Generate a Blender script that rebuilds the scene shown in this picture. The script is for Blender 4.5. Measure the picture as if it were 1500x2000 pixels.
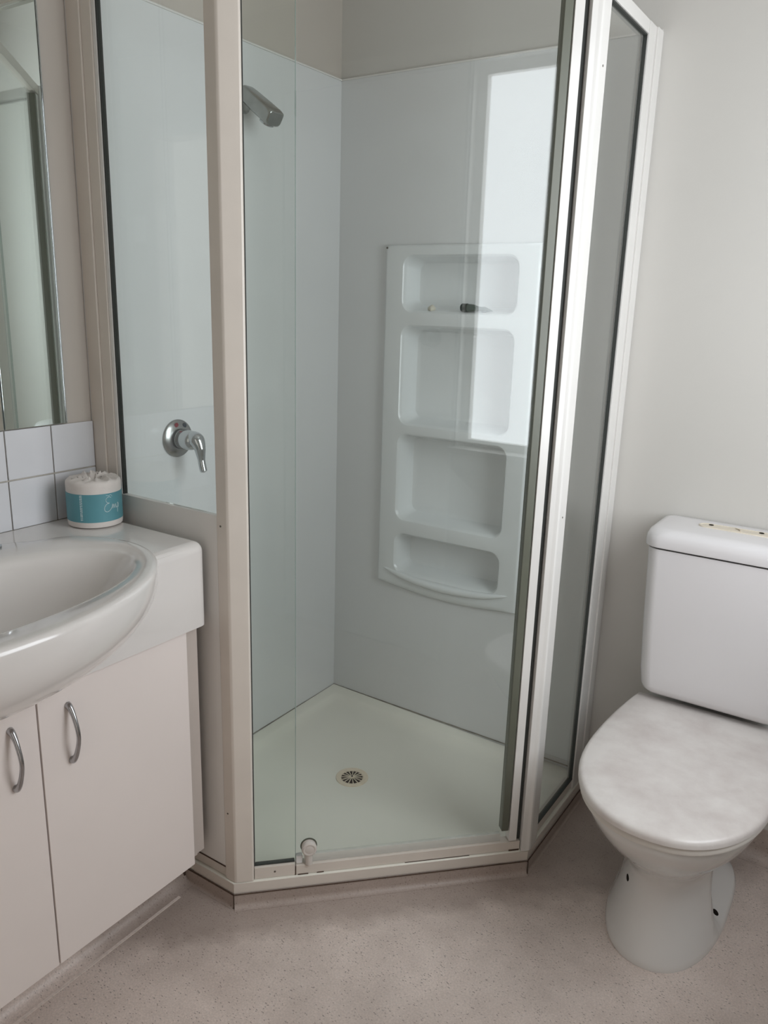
import bpy, bmesh, math, random
from mathutils import Vector, Matrix
sc = bpy.context.scene
for o in list(bpy.data.objects): bpy.data.objects.remove(o)
C = sc.collection
PI = math.pi

# ------------------------------------------------------------------ camera
F_PX = 1542.8
cam_d = bpy.data.cameras.new('camera'); cam = bpy.data.objects.new('camera', cam_d); C.objects.link(cam)
cam_d.sensor_fit = 'VERTICAL'; cam_d.sensor_height = 24.0; cam_d.lens = 24.0*F_PX/2000.0
cam_d.clip_start = 0.02
Rw = Matrix(((0.83145549, 0.55486204, 0.0284585), (0.16471921, -0.19726349, -0.96641332), (-0.53061224, 0.80821732, -0.25541225)))
rx, ry, rz = Rw[0], Rw[1], Rw[2]
cam.matrix_world = Matrix(((rx[0], -ry[0], -rz[0], 1.4982), (rx[1], -ry[1], -rz[1], -1.9963), (rx[2], -ry[2], -rz[2], 1.3495), (0, 0, 0, 1)))
sc.camera = cam

# ------------------------------------------------------------------ light, exposure
WINDOW_STRENGTH = 5.2
w = bpy.data.worlds.new('world'); sc.world = w; w.use_nodes = True
w.node_tree.nodes['Background'].inputs[0].default_value = (1.0, 0.90, 0.82, 1)
w.node_tree.nodes['Background'].inputs[1].default_value = 0.62  # warm background, acts as fill light through the added doorway
sc.view_settings.view_transform = 'Standard'; sc.view_settings.look = 'None'
sc.view_settings.exposure = 0.42; sc.view_settings.gamma = 1.0
sc.view_settings.use_curve_mapping = False

# ------------------------------------------------------------------ materials
def new_mat(name):
    m = bpy.data.materials.new(name); m.use_nodes = True
    nt = m.node_tree; return m, nt, nt.nodes['Principled BSDF'], nt.nodes['Material Output']

def solid(name, col, rough=0.4, metal=0.0, spec=0.5, vary=0.04, scale=6.0, bump=0.0, bscale=200.0, coat=0.0):
    m, nt, b, out = new_mat(name)
    b.inputs['Roughness'].default_value = rough; b.inputs['Metallic'].default_value = metal
    b.inputs['Specular IOR Level'].default_value = spec; b.inputs['Coat Weight'].default_value = coat
    b.inputs['Coat Roughness'].default_value = 0.06
    tc = nt.nodes.new('ShaderNodeTexCoord')
    n = nt.nodes.new('ShaderNodeTexNoise'); n.inputs['Scale'].default_value = scale; n.inputs['Detail'].default_value = 4
    nt.links.new(tc.outputs['Object'], n.inputs['Vector'])
    r = nt.nodes.new('ShaderNodeValToRGB')
    r.color_ramp.elements[0].position = 0.3; r.color_ramp.elements[1].position = 0.7
    r.color_ramp.elements[0].color = tuple(c*(1-vary) for c in col)+(1,)
    r.color_ramp.elements[1].color = tuple(min(1, c*(1+vary)) for c in col)+(1,)
    nt.links.new(n.outputs['Fac'], r.inputs['Fac']); nt.links.new(r.outputs['Color'], b.inputs['Base Color'])
    if bump:
        n2 = nt.nodes.new('ShaderNodeTexNoise'); n2.inputs['Scale'].default_value = bscale
        nt.links.new(tc.outputs['Object'], n2.inputs['Vector'])
        bp = nt.nodes.new('ShaderNodeBump'); bp.inputs['Strength'].default_value = bump; bp.inputs['Distance'].default_value = 0.001
        nt.links.new(n2.outputs['Fac'], bp.inputs['Height']); nt.links.new(bp.outputs['Normal'], b.inputs['Normal'])
    return m

def glass(name, tint, roughness=0.0, milky=0.0):
    m, nt, b, out = new_mat(name); nt.nodes.remove(b)
    geo = nt.nodes.new('ShaderNodeNewGeometry')
    dot = nt.nodes.new('ShaderNodeVectorMath'); dot.operation = 'DOT_PRODUCT'
    nt.links.new(geo.outputs['Incoming'], dot.inputs[0]); nt.links.new(geo.outputs['Normal'], dot.inputs[1])
    def mth(op, a, bval=None):
        n = nt.nodes.new('ShaderNodeMath'); n.operation = op
        if isinstance(a, (int, float)): n.inputs[0].default_value = a
        else: nt.links.new(a, n.inputs[0])
        if bval is not None:
            if isinstance(bval, (int, float)): n.inputs[1].default_value = bval
            else: nt.links.new(bval, n.inputs[1])
        return n.outputs[0]
    c = mth('ABSOLUTE', dot.outputs['Value']); om = mth('SUBTRACT', 1.0, c); p5 = mth('POWER', om, 5.0)
    f = mth('MULTIPLY', p5, 0.95); f = mth('ADD', f, 0.038); 
    tr = nt.nodes.new('ShaderNodeBsdfTransparent'); tr.inputs[0].default_value = tint+(1,)
    gl = nt.nodes.new('ShaderNodeBsdfGlossy'); gl.inputs['Roughness'].default_value = roughness; gl.inputs['Color'].default_value = (1, 1, 1, 1)
    mx = nt.nodes.new('ShaderNodeMixShader'); nt.links.new(f, mx.inputs[0])
    src = tr
    if milky:
        df = nt.nodes.new('ShaderNodeBsdfDiffuse'); df.inputs[0].default_value = (0.78, 0.77, 0.73, 1)
        src = nt.nodes.new('ShaderNodeMixShader'); src.inputs[0].default_value = milky
        nt.links.new(tr.outputs[0], src.inputs[1]); nt.links.new(df.outputs[0], src.inputs[2])
    nt.links.new(src.outputs[0], mx.inputs[1]); nt.links.new(gl.outputs[0], mx.inputs[2])
    nt.links.new(mx.outputs[0], out.inputs['Surface'])
    return m

def emit(name, col, strength):
    m, nt, b, out = new_mat(name)
    e = nt.nodes.new('ShaderNodeEmission')
    tc = nt.nodes.new('ShaderNodeTexCoord'); n = nt.nodes.new('ShaderNodeTexNoise'); n.inputs['Scale'].default_value = 1.2
    nt.links.new(tc.outputs['Object'], n.inputs['Vector'])
    r = nt.nodes.new('ShaderNodeValToRGB'); r.color_ramp.elements[0].position = 0.3; r.color_ramp.elements[1].position = 0.7
    r.color_ramp.elements[0].color = tuple(c*0.93 for c in col)+(1,); r.color_ramp.elements[1].color = col+(1,)
    nt.links.new(n.outputs['Fac'], r.inputs['Fac']); nt.links.new(r.outputs['Color'], e.inputs['Color'])
    e.inputs['Strength'].default_value = strength
    nt.links.new(e.outputs[0], out.inputs['Surface'])
    return m

def vinyl_mat():
    m, nt, b, out = new_mat('vinyl_flooring')
    L = nt.links.new; N = nt.nodes.new
    tc = N('ShaderNodeTexCoord')
    def noise(scale, detail=5, rough=0.6):
        n = N('ShaderNodeTexNoise'); n.inputs['Scale'].default_value = scale; n.inputs['Detail'].default_value = detail
        n.inputs['Roughness'].default_value = rough; L(tc.outputs['Object'], n.inputs['Vector']); return n.outputs['Fac']
    def ramp(fac, stops):
        r = N('ShaderNodeValToRGB'); cr = r.color_ramp
        cr.elements[0].position, cr.elements[0].color = stops[0][0], stops[0][1]
        cr.elements[1].position, cr.elements[1].color = stops[1][0], stops[1][1]
        for p, c in stops[2:]:
            e = cr.elements.new(p); e.color = c
        L(fac, r.inputs['Fac']); return r.outputs['Color']
    def mix(f, a, c, mode='MIX'):
        n = N('ShaderNodeMix'); n.data_type = 'RGBA'; n.blend_type = mode
        if isinstance(f, float): n.inputs[0].default_value = f
        else: L(f, n.inputs[0])
        if isinstance(a, tuple): n.inputs[6].default_value = a
        else: L(a, n.inputs[6])
        if isinstance(c, tuple): n.inputs[7].default_value = c
        else: L(c, n.inputs[7])
        return n.outputs[2]
    g = lambda v: (v, v, v, 1)
    base = ramp(noise(9, 6), [(0.3, (0.63, 0.53, 0.475, 1)), (0.7, (0.74, 0.635, 0.575, 1))])
    fine = ramp(noise(260, 3, 0.7), [(0.35, g(0.86)), (0.65, g(1.08))])
    col = mix(1.0, base, fine, 'MULTIPLY')
    # printed flecks: stretched voronoi cells
    for sx, sc_, thr, colr, k in ((1.0, 115, 0.13, (0.17, 0.14, 0.12, 1), 0.8), (1.0, 70, 0.10, (0.19, 0.16, 0.14, 1), 0.75), (1.0, 120, 0.14, (0.70, 0.67, 0.63, 1), 0.5)):
        mp = N('ShaderNodeMapping'); mp.inputs['Scale'].default_value = (1, 2.1, 1); mp.inputs['Rotation'].default_value = (0, 0, sc_*0.02)
        L(tc.outputs['Object'], mp.inputs['Vector'])
        v = N('ShaderNodeTexVoronoi'); v.inputs['Scale'].default_value = sc_; v.inputs['Randomness'].default_value = 1
        L(mp.outputs[0], v.inputs['Vector'])
        gate = N('ShaderNodeSeparateColor'); L(v.outputs['Color'], gate.inputs[0])
        gt = N('ShaderNodeMath'); gt.operation = 'GREATER_THAN'; L(gate.outputs[0], gt.inputs[0]); gt.inputs[1].default_value = 0.55
        sp = ramp(v.outputs['Distance'], [(thr, g(k)), (thr+0.12, g(0))])
        mm = N('ShaderNodeMath'); mm.operation = 'MULTIPLY'; L(gt.outputs[0], mm.inputs[0]); L(sp, mm.inputs[1])
        col = mix(mm.outputs[0], col, colr)
    # grime in broad soft patches
    dirt = ramp(noise(2.6, 7, 0.65), [(0.46, g(0)), (0.72, g(0.40))])
    col = mix(dirt, col, (0.30, 0.25, 0.22, 1))
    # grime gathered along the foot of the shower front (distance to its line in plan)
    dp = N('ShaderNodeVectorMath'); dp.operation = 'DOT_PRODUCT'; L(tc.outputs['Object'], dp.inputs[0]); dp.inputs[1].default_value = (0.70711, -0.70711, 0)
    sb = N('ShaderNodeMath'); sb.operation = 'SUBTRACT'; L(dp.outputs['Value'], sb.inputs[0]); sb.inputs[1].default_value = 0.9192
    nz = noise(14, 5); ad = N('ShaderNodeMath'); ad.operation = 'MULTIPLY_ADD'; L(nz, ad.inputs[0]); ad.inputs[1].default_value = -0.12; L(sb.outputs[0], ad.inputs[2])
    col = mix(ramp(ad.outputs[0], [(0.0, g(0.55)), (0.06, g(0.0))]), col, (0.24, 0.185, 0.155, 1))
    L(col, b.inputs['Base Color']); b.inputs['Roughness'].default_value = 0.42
    bp = N('ShaderNodeBump'); bp.inputs['Strength'].default_value = 0.15; bp.inputs['Distance'].default_value = 0.001
    L(noise(400, 2), bp.inputs['Height']); L(bp.outputs['Normal'], b.inputs['Normal'])
    return m

def lid_mat():
    m, nt, b, out = new_mat('stained_lid_plastic'); L = nt.links.new; N = nt.nodes.new
    tc = N('ShaderNodeTexCoord')
    n = N('ShaderNodeTexNoise'); n.inputs['Scale'].default_value = 9; n.inputs['Detail'].default_value = 9; n.inputs['Roughness'].default_value = 0.62
    L(tc.outputs['Object'], n.inputs['Vector'])
    r = N('ShaderNodeValToRGB'); r.color_ramp.elements[0].position = 0.35; r.color_ramp.elements[1].position = 0.62
    r.color_ramp.elements[0].color = (0.60, 0.545, 0.52, 1); r.color_ramp.elements[1].color = (0.73, 0.69, 0.66, 1)
    L(n.outputs['Fac'], r.inputs['Fac']); L(r.outputs['Color'], b.inputs['Base Color'])
    rr = N('ShaderNodeMapRange'); rr.inputs[1].default_value = 0.35; rr.inputs[2].default_value = 0.65; rr.inputs[3].default_value = 0.42; rr.inputs[4].default_value = 0.28
    L(n.outputs['Fac'], rr.inputs[0]); L(rr.outputs[0], b.inputs['Roughness'])
    return m

M = dict(
    paint=solid('wall_paint', (0.60, 0.58, 0.545), 0.55, vary=0.02, scale=2, bump=0.08, bscale=300),
    cream_paint=solid('cream_wall_paint', (0.53, 0.48, 0.43), 0.5, vary=0.03, scale=3),
    ceiling=solid('ceiling_paint', (0.74, 0.73, 0.70), 0.7, vary=0.02),
    liner=solid('glossy_shower_lining', (0.715, 0.72, 0.72), 0.12, vary=0.02, scale=2),
    frame=solid('off_white_powder_coat', (0.68, 0.62, 0.555), 0.28, vary=0.03, scale=10),
    frame_white=solid('white_powder_coat', (0.73, 0.71, 0.68), 0.25, vary=0.02, scale=10),
    lower_panel=solid('solid_panel_laminate', (0.80, 0.775, 0.74), 0.25, vary=0.02),
    rubber=solid('dark_glazing_rubber', (0.035, 0.038, 0.034), 0.6),
    seal=solid('magnetic_seal', (0.115, 0.12, 0.09), 0.4),
    grime=solid('dark_grime', (0.075, 0.045, 0.03), 0.8, vary=0.3, scale=90),
    seam=solid('aged_sealant', (0.26, 0.24, 0.20), 0.6, vary=0.4, scale=25),
    tray=solid('cream_acrylic', (0.82, 0.80, 0.715), 0.22, vary=0.03, scale=3),
    drain=solid('cream_drain_plastic', (0.74, 0.64, 0.50), 0.35, vary=0.06, scale=60),
    hole=solid('drain_darkness', (0.012, 0.009, 0.007), 0.9, spec=0.1),
    acrylic=solid('white_shelf_acrylic', (0.74, 0.76, 0.76), 0.16, vary=0.015),
    chrome=solid('chrome', (0.52, 0.54, 0.55), 0.10, metal=1.0, vary=0.05, scale=30),
    dull_chrome=solid('dull_chrome', (0.38, 0.38, 0.37), 0.26, metal=1.0, vary=0.1, scale=40),
    handle=solid('brushed_dark_chrome', (0.42, 0.42, 0.43), 0.2, metal=1.0, vary=0.08, scale=60),
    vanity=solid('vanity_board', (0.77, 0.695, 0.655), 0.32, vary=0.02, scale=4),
    top=solid('moulded_basin_top', (0.70, 0.665, 0.635), 0.14, vary=0.015, scale=3, coat=0.4),
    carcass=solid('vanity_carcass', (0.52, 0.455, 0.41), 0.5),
    tile=solid('glazed_tile', (0.66, 0.66, 0.68), 0.12, vary=0.02, scale=8),
    grout=solid('grout', (0.52, 0.48, 0.42), 0.9, vary=0.15, scale=40),
    mirror=solid('mirror_silver', (0.86, 0.92, 0.90), 0.01, metal=1.0, vary=0.0),
    backing=solid('mirror_backing', (0.12, 0.13, 0.12), 0.6),
    ceramic=solid('vitreous_china', (0.70, 0.69, 0.67), 0.10, vary=0.012, scale=4, coat=0.5),
    cistern=solid('cistern_plastic', (0.74, 0.72, 0.725), 0.24, vary=0.012, scale=3),
    lid=lid_mat(),
    seat=solid('seat_plastic', (0.66, 0.62, 0.57), 0.3, vary=0.03),
    cream=solid('yellowed_plastic', (0.72, 0.65, 0.54), 0.4, vary=0.05, scale=40),
    paper=solid('toilet_paper', (0.66, 0.61, 0.57), 0.85, vary=0.04, scale=40, bump=0.4, bscale=120),
    teal=solid('teal_paper_label', (0.095, 0.27, 0.31), 0.5, vary=0.05, scale=20),
    ink=solid('pale_label_print', (0.50, 0.62, 0.64), 0.6, vary=0.02),
    red=solid('red_dot', (0.22, 0.02, 0.03), 0.4), blue=solid('blue_dot', (0.01, 0.02, 0.03), 0.3),
    white=solid('white_plastic', (0.76, 0.76, 0.75), 0.3, vary=0.01),
    knob=solid('knob_plastic', (0.62, 0.575, 0.53), 0.25, vary=0.03),
    bottle_dark=solid('dark_green_plastic', (0.012, 0.022, 0.016), 0.35),
    bottle=solid('grey_green_plastic', (0.05, 0.075, 0.06), 0.3),
    soap=solid('dried_soap', (0.60, 0.57, 0.48), 0.6, vary=0.06, scale=80),
    steel=solid('screw_steel', (0.15, 0.13, 0.11), 0.45, metal=0.6),
    door=solid('door_paint', (0.74, 0.73, 0.71), 0.4, vary=0.01),
    glass=glass('clear_shower_glass', (0.968, 0.983, 0.976)),
    fixed=glass('deeper_tint_shower_glass', (0.945, 0.972, 0.955)),  # slightly darker green tint than the door pane
    edge=solid('polished_glass_edge', (0.22, 0.30, 0.26), 0.2),
    strip=glass('clear_plastic_strip', (0.93, 0.93, 0.91), 0.1, 0.45),
    water=glass('water_bead', (0.9, 0.9, 0.9)),
    pane=emit('lit_obscure_glass', (0.91, 0.955, 1.0), WINDOW_STRENGTH),
    vinyl=vinyl_mat(),
    pale_highlight=solid('painted_vinyl_highlight', (0.74, 0.65, 0.59), 0.4, vary=0.12, scale=120),  # pale vinyl tone for the highlight painted along the cove
)

# ------------------------------------------------------------------ helpers
def root_loc(o):
    v = Vector((0, 0, 0))
    while o is not None:
        v += Vector(o.location); o = o.parent
    return v

def obj(name, bm, mat, parent=None, smooth=True, angle=40):
    """world-space bmesh -> one linked object (vertices shifted to the parent's origin)"""
    bmesh.ops.remove_doubles(bm, verts=bm.verts, dist=1e-6)
    bmesh.ops.recalc_face_normals(bm, faces=bm.faces)
    off = root_loc(parent) if parent else Vector((0, 0, 0))
    if off.length: bmesh.ops.translate(bm, verts=bm.verts, vec=-off)
    if smooth:
        for f in bm.faces: f.smooth = True
        lim = math.radians(angle)
        for e in bm.edges:
            if len(e.link_faces) == 2 and e.calc_face_angle(0) > lim: e.smooth = False
    me = bpy.data.meshes.new(name); bm.to_mesh(me); bm.free()
    me.materials.append(M[mat] if isinstance(mat, str) else mat)
    o = bpy.data.objects.new(name, me); C.objects.link(o)
    if parent: o.parent = parent
    if smooth and len(me.polygons) <= 400 and WN[0]:
        wm = o.modifiers.new('weighted', 'WEIGHTED_NORMAL'); wm.keep_sharp = True; wm.weight = 100
    return o
WN = [True]

def thing(name, label, cat, loc=(0, 0, 0), group=None):
    o = bpy.data.objects.new(name, None); C.objects.link(o); o.location = loc
    o.empty_display_size = 0.05
    o['label'] = label; o['category'] = cat
    if group: o['group'] = group
    return o

def tag(o, label, cat, group=None):
    o['label'] = label; o['category'] = cat
    if group: o['group'] = group
    return o

def struct(o): o['kind'] = 'structure'; return o

def bevel(bm, w, seg=2, edges=None):
    bmesh.ops.bevel(bm, geom=list(edges if edges is not None else bm.edges), offset=w, segments=seg, profile=0.5, affect='EDGES', clamp_overlap=True)

def box(x0, x1, y0, y1, z0, z1, bv=0.0, seg=2, bm=None):
    b = bmesh.new()
    bmesh.ops.create_cube(b, size=1)
    for v in b.verts:
        v.co = Vector((x0+(v.co.x+.5)*(x1-x0), y0+(v.co.y+.5)*(y1-y0), z0+(v.co.z+.5)*(z1-z0)))
    if bv: bevel(b, bv, seg)
    if bm is None: return b
    return merge(bm, b)

def merge(dst, src):
    me = bpy.data.meshes.new('tmp'); src.to_mesh(me); src.free(); dst.from_mesh(me); bpy.data.meshes.remove(me); return dst

def prism(poly, z0, z1, bv=0.0, seg=2, zt=None):
    b = bmesh.new(); n = len(poly)
    lo = [b.verts.new((p[0], p[1], z0)) for p in poly]
    hi = [b.verts.new((p[0], p[1], z1 if zt is None else zt(p))) for p in poly]
    b.faces.new(lo[::-1]); b.faces.new(hi)
    for i in range(n): b.faces.new((lo[i], lo[(i+1) % n], hi[(i+1) % n], hi[i]))
    if bv: bevel(b, bv, seg)
    return b

def bar(p, q, wid, z0, z1, bv=0.0, c=None):
    """box along p->q in plan, `wid` thick, centred"""
    p = Vector(p); q = Vector(q); d = (q-p).normalized(); n = Vector((-d.y, d.x))*wid/2
    return prism([p-n, q-n, q+n, p+n], z0, z1, bv)

def loft(rings, cap0=True, cap1=True, closed=True):
    b = bmesh.new(); V = [[b.verts.new(p) for p in r] for r in rings]; n = len(rings[0])
    for i in range(len(V)-1):
        for j in range(n if closed else n-1):
            b.faces.new((V[i][j], V[i][(j+1) % n], V[i+1][(j+1) % n], V[i+1][j]))
    if cap0: b.faces.new(V[0][::-1])
    if cap1: b.faces.new(V[-1])
    return b

def lathe(prof, centre, axis='Z', n=48):
    """prof: (radius, height along axis)"""
    c = Vector(centre); ax = {'X': Vector((1, 0, 0)), 'Y': Vector((0, 1, 0)), 'Z': Vector((0, 0, 1))}[axis] if isinstance(axis, str) else Vector(axis).normalized()
    u = ax.orthogonal().normalized(); v = ax.cross(u)
    rings = [[c+ax*h+(u*math.cos(2*PI*k/n)+v*math.sin(2*PI*k/n))*max(r, 1e-5) for k in range(n)] for r, h in prof]
    return loft(rings)

def tube(pts, rad, n=12, squash=1.0, side=None):
    pts = [Vector(p) for p in pts]; rings = []
    up = side or Vector((0, 0, 1)); prev = None
    for i, p in enumerate(pts):
        t = (pts[min(i+1, len(pts)-1)]-pts[max(i-1, 0)]).normalized()
        if prev is None:
            a = up-t*up.dot(t)
            if a.length < 1e-3: a = t.orthogonal()
            a.normalize()
        else:
            a = (prev-t*prev.dot(t)).normalized()
        prev = a; b2 = t.cross(a); r = rad[i] if isinstance(rad, (list, tuple)) else rad
        rings.append([p+a*math.cos(2*PI*k/n)*r+b2*math.sin(2*PI*k/n)*r*squash for k in range(n)])
    return loft(rings)

def spline(pts, k=8):
    P = [Vector(p) for p in pts]; P = [P[0]*2-P[1]]+P+[P[-1]*2-P[-2]]; out = []
    for i in range(1, len(P)-2):
        for j in range(k):
            t = j/k; a, b_, c_, d = P[i-1], P[i], P[i+1], P[i+2]
            out.append(0.5*((2*b_)+(c_-a)*t+(2*a-5*b_+4*c_-d)*t*t+(3*b_-a-3*c_+d)*t**3))
    out.append(P[-2]); return out

def interp(xs, ys, x):
    if x <= xs[0]: return ys[0]
    for i in range(len(xs)-1):
        if x <= xs[i+1]:
            t = (x-xs[i])/(xs[i+1]-xs[i]); return ys[i]+(ys[i+1]-ys[i])*t
    return ys[-1]

def rrect(u0, u1, v0, v1, r, k=6):
    pts = []
    for cx, cy, a0 in ((u1-r, v1-r, 0), (u0+r, v1-r, 90), (u0+r, v0+r, 180), (u1-r, v0+r, 270)):
        for i in range(k+1):
            a = math.radians(a0+90*i/k); pts.append((cx+r*math.cos(a), cy+r*math.sin(a)))
    return pts

# ------------------------------------------------------------------ room shell
X1, Y0, H = 1.80, -2.45, 2.40        # right wall, wall behind the camera, ceiling
WY0, WY1, WZ0, WZ1 = -1.13, -0.33, 0.845, 2.115   # window opening in the right wall
DY0, DY1, DZ = -1.93, -1.182, 2.10   # door in the right wall
SX0, SX1, SZ0, SZ1 = 0.200, 0.630, 0.515, 1.492 # recess for the moulded shelf in the back wall

floor = struct(obj('floor', box(-0.05, X1+0.05, Y0-0.9, 0.05, -0.06, 0.0), 'vinyl', smooth=False))
struct(obj('ceiling', box(-0.10, X1+0.10, Y0-0.10, 0.10, H, H+0.06), 'ceiling', smooth=False))
wl = struct(obj('wall_left', box(-0.10, -0.004, Y0-0.10, 0.10, -0.06, H), 'cream_paint', smooth=False))
b = box(-0.004, SX0, 0.004, 0.10, -0.06, H)
box(SX1, X1, 0.004, 0.10, -0.06, H, bm=b); box(SX0, SX1, 0.004, 0.10, -0.06, SZ0, bm=b); box(SX0, SX1, 0.004, 0.10, SZ1, H, bm=b)
box(SX0, SX1, 0.09, 0.10, SZ0, SZ1, bm=b)
wb = struct(obj('wall_back', b, 'paint', smooth=False))
b = box(X1, X1+0.10, WY1, 0.10, -0.06, H)
box(X1, X1+0.10, WY0, WY1, -0.06, WZ0, bm=b); box(X1, X1+0.10, WY0, WY1, WZ1, H, bm=b); box(X1, X1+0.10, Y0-0.10, WY0, -0.06, H, bm=b)
struct(obj('wall_right', b, 'paint', smooth=False))
b = box(-0.004, 0.78, Y0-0.10, Y0, -0.06, H); box(1.58, X1, Y0-0.10, Y0, -0.06, H, bm=b); box(0.78, 1.58, Y0-0.10, Y0, 2.05, H, bm=b)  # opening left in this unseen wall to admit fill light
wf = struct(obj('wall_front', b, 'paint', smooth=False))
b = box(0.765, 0.785, Y0-0.105, Y0+0.012, 0.0, 2.06, 0.002); box(1.575, 1.595, Y0-0.105, Y0+0.012, 0.0, 2.06, 0.002, bm=b); box(0.765, 1.595, Y0-0.105, Y0+0.012, 2.045, 2.10, 0.002, bm=b)
struct(obj('added_doorway', b, 'frame_white'))  # frame of the unseen doorway, added as a way in for fill light

# window in the right wall
win = struct(obj('window_1', box(X1+0.055, X1+0.059, WY0+0.035, WY1-0.035, WZ0+0.035, WZ1-0.035), 'pane', smooth=False))
b = box(X1+0.03, X1+0.08, WY0, WY0+0.035, WZ0, WZ1); box(X1+0.03, X1+0.08, WY1-0.035, WY1, WZ0, WZ1, bm=b)
box(X1+0.03, X1+0.08, WY0+0.035, WY1-0.035, WZ0, WZ0+0.035, bm=b); box(X1+0.03, X1+0.08, WY0+0.035, WY1-0.035, WZ1-0.035, WZ1, bm=b)
obj('window_frame', b, 'frame_white', win, smooth=False)
T = 0.045
b = box(X1-0.016, X1-0.0005, WY0-0.008, WY0, WZ0-0.06, WZ1+0.06, 0.003); box(X1-0.016, X1-0.0005, WY1, WY1+T, WZ0-0.06, WZ1+0.06, 0.003, bm=b)
box(X1-0.016, X1-0.0005, WY0, WY1, WZ1, WZ1+0.06, 0.003, bm=b); box(X1-0.016, X1-0.0005, WY0, WY1, WZ0-0.06, WZ0, 0.003, bm=b)
obj('architrave', b, 'frame_white', win)
obj('window_sill', box(X1-0.035, X1+0.03, WY0-0.02, WY1+0.02, WZ0-0.012, WZ0+0.008, 0.004), 'frame_white', win)
# door in the right wall
dr = struct(obj('door_1', box(X1-0.012, X1-0.001, DY0, DY1, 0.01, DZ, 0.002), 'door'))
b = box(X1-0.02, X1-0.0005, DY1+0.003, DY1+0.038, 0.0, DZ+0.003, 0.003); box(X1-0.02, X1-0.0005, DY0-0.055, DY0-0.003, 0.0, DZ+0.003, 0.003, bm=b)
box(X1-0.02, X1-0.0005, DY0-0.055, DY1+0.038, DZ+0.003, DZ+0.075, 0.003, bm=b)
obj('architrave', b, 'frame_white', dr)
obj('door_knob', lathe([(0.034, 0.0), (0.034, 0.005), (0.012, 0.009), (0.011, 0.03), (0.024, 0.038), (0.027, 0.05), (0.020, 0.062), (0, 0.065)], (X1-0.012, -1.235, 1.235), (-1, 0, 0), 32), 'chrome', dr)

# shower lining sheets on both walls
ZL = 1.9587
b = box(-0.004, 0.0, -0.9, 0.0, 0.0, ZL)
lin = obj('shower_lining', b, 'liner', wl, smooth=False)
b = box(0.0, SX0, 0.0, 0.004, 0.0, ZL); box(SX1, 0.9, 0.0, 0.004, 0.0, ZL, bm=b)
box(SX0, SX1, 0.0, 0.004, 0.0, SZ0, bm=b); box(SX0, SX1, 0.0, 0.004, SZ1, ZL, bm=b)
obj('shower_lining', b, 'liner', wb, smooth=False)
obj('cap_strip', box(0.0, 0.003, -0.9, 0.0, ZL-0.001, ZL+0.003), 'frame_white', wl, smooth=False)
obj('cap_strip', box(0.0, 0.9, -0.003, 0.0, ZL-0.001, ZL+0.003), 'frame_white', wb, smooth=False)

# tiles above the vanity (100 mm, two courses)
obj('grout_bed', box(-0.004, 0.0, -1.96, -0.902, 0.874, 1.0805), 'grout', wl, smooth=False)
tile0 = None
for r_, (z0, z1) in enumerate(((0.8755, 0.977), (0.9800, 1.0805))):
    for c_ in range(10):
        y1 = -0.9035-c_*0.1045; y0 = y1-0.1020
        t = obj('tile', box(0.0, 0.0042, y0, y1, z0, z1, 0.0012, 2), 'tile', wl)

# ------------------------------------------------------------------ vinyl upturns (coved skirting)
def cove(p, q, inward, h, r=0.028, k=6, th=0.003):
    """vinyl folded from floor up a vertical face running p->q; inward = unit vector from the face into the room"""
    p = Vector((*p, 0)); q = Vector((*q, 0)); n = Vector((*inward, 0)).normalized()
    prof = [(r+0.004, 0.0006)]+[(r-r*math.sin(a)+th, r-r*math.cos(a)+0.0006) for a in [PI/2*i/k for i in range(k+1)]]+[(th, h), (0.0003, h), (0.0003, 0.0002), (r+0.004, 0.0002)]
    rings = [[e+n*a+Vector((0, 0, z)) for a, z in prof] for e in (p, q)]
    return loft(rings)
struct(obj('baseboard_back', cove((0.905, 0.004), (X1, 0.004), (0, -1), 0.085), 'vinyl'))
struct(obj('baseboard_right', cove((X1, WY1+0.3), (X1, DY1+0.045), (-1, 0), 0.085), 'vinyl'))
TZ = 0.036
b = cove((0.235, -0.9), (0.4, -0.9), (0, -1), TZ, r=0.006)
d45 = Vector((1, -1)).normalized()
merge(b, cove((0.4, -0.9), (0.9, -0.4), d45, TZ, r=0.012))
merge(b, cove((0.9, -0.4), (0.9, 0.0), (1, 0), TZ, r=0.006))
struct(obj('baseboard_shower', b, 'vinyl'))
for P_, Q_, w_, z0_, z1_ in (((0.24, -0.9035), (0.404, -0.9035), 0.0012, TZ-0.002, TZ+0.0015), ((0.404, -0.9025), (0.9025, -0.404), 0.0012, TZ-0.001, TZ+0.0012), ((0.9035, -0.404), (0.9035, -0.03), 0.0012, TZ-0.002, TZ+0.0015), ((0.4020, -0.9048), (0.4036, -0.9048), 0.002, 0.0, TZ), ((0.9044, -0.402), (0.9056, -0.402), 0.003, 0.0, TZ)):
    obj('grimy_seam', bar(P_, Q_, w_, z0_, z1_), 'grime', bpy.data.objects['baseboard_shower'], smooth=False)

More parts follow.
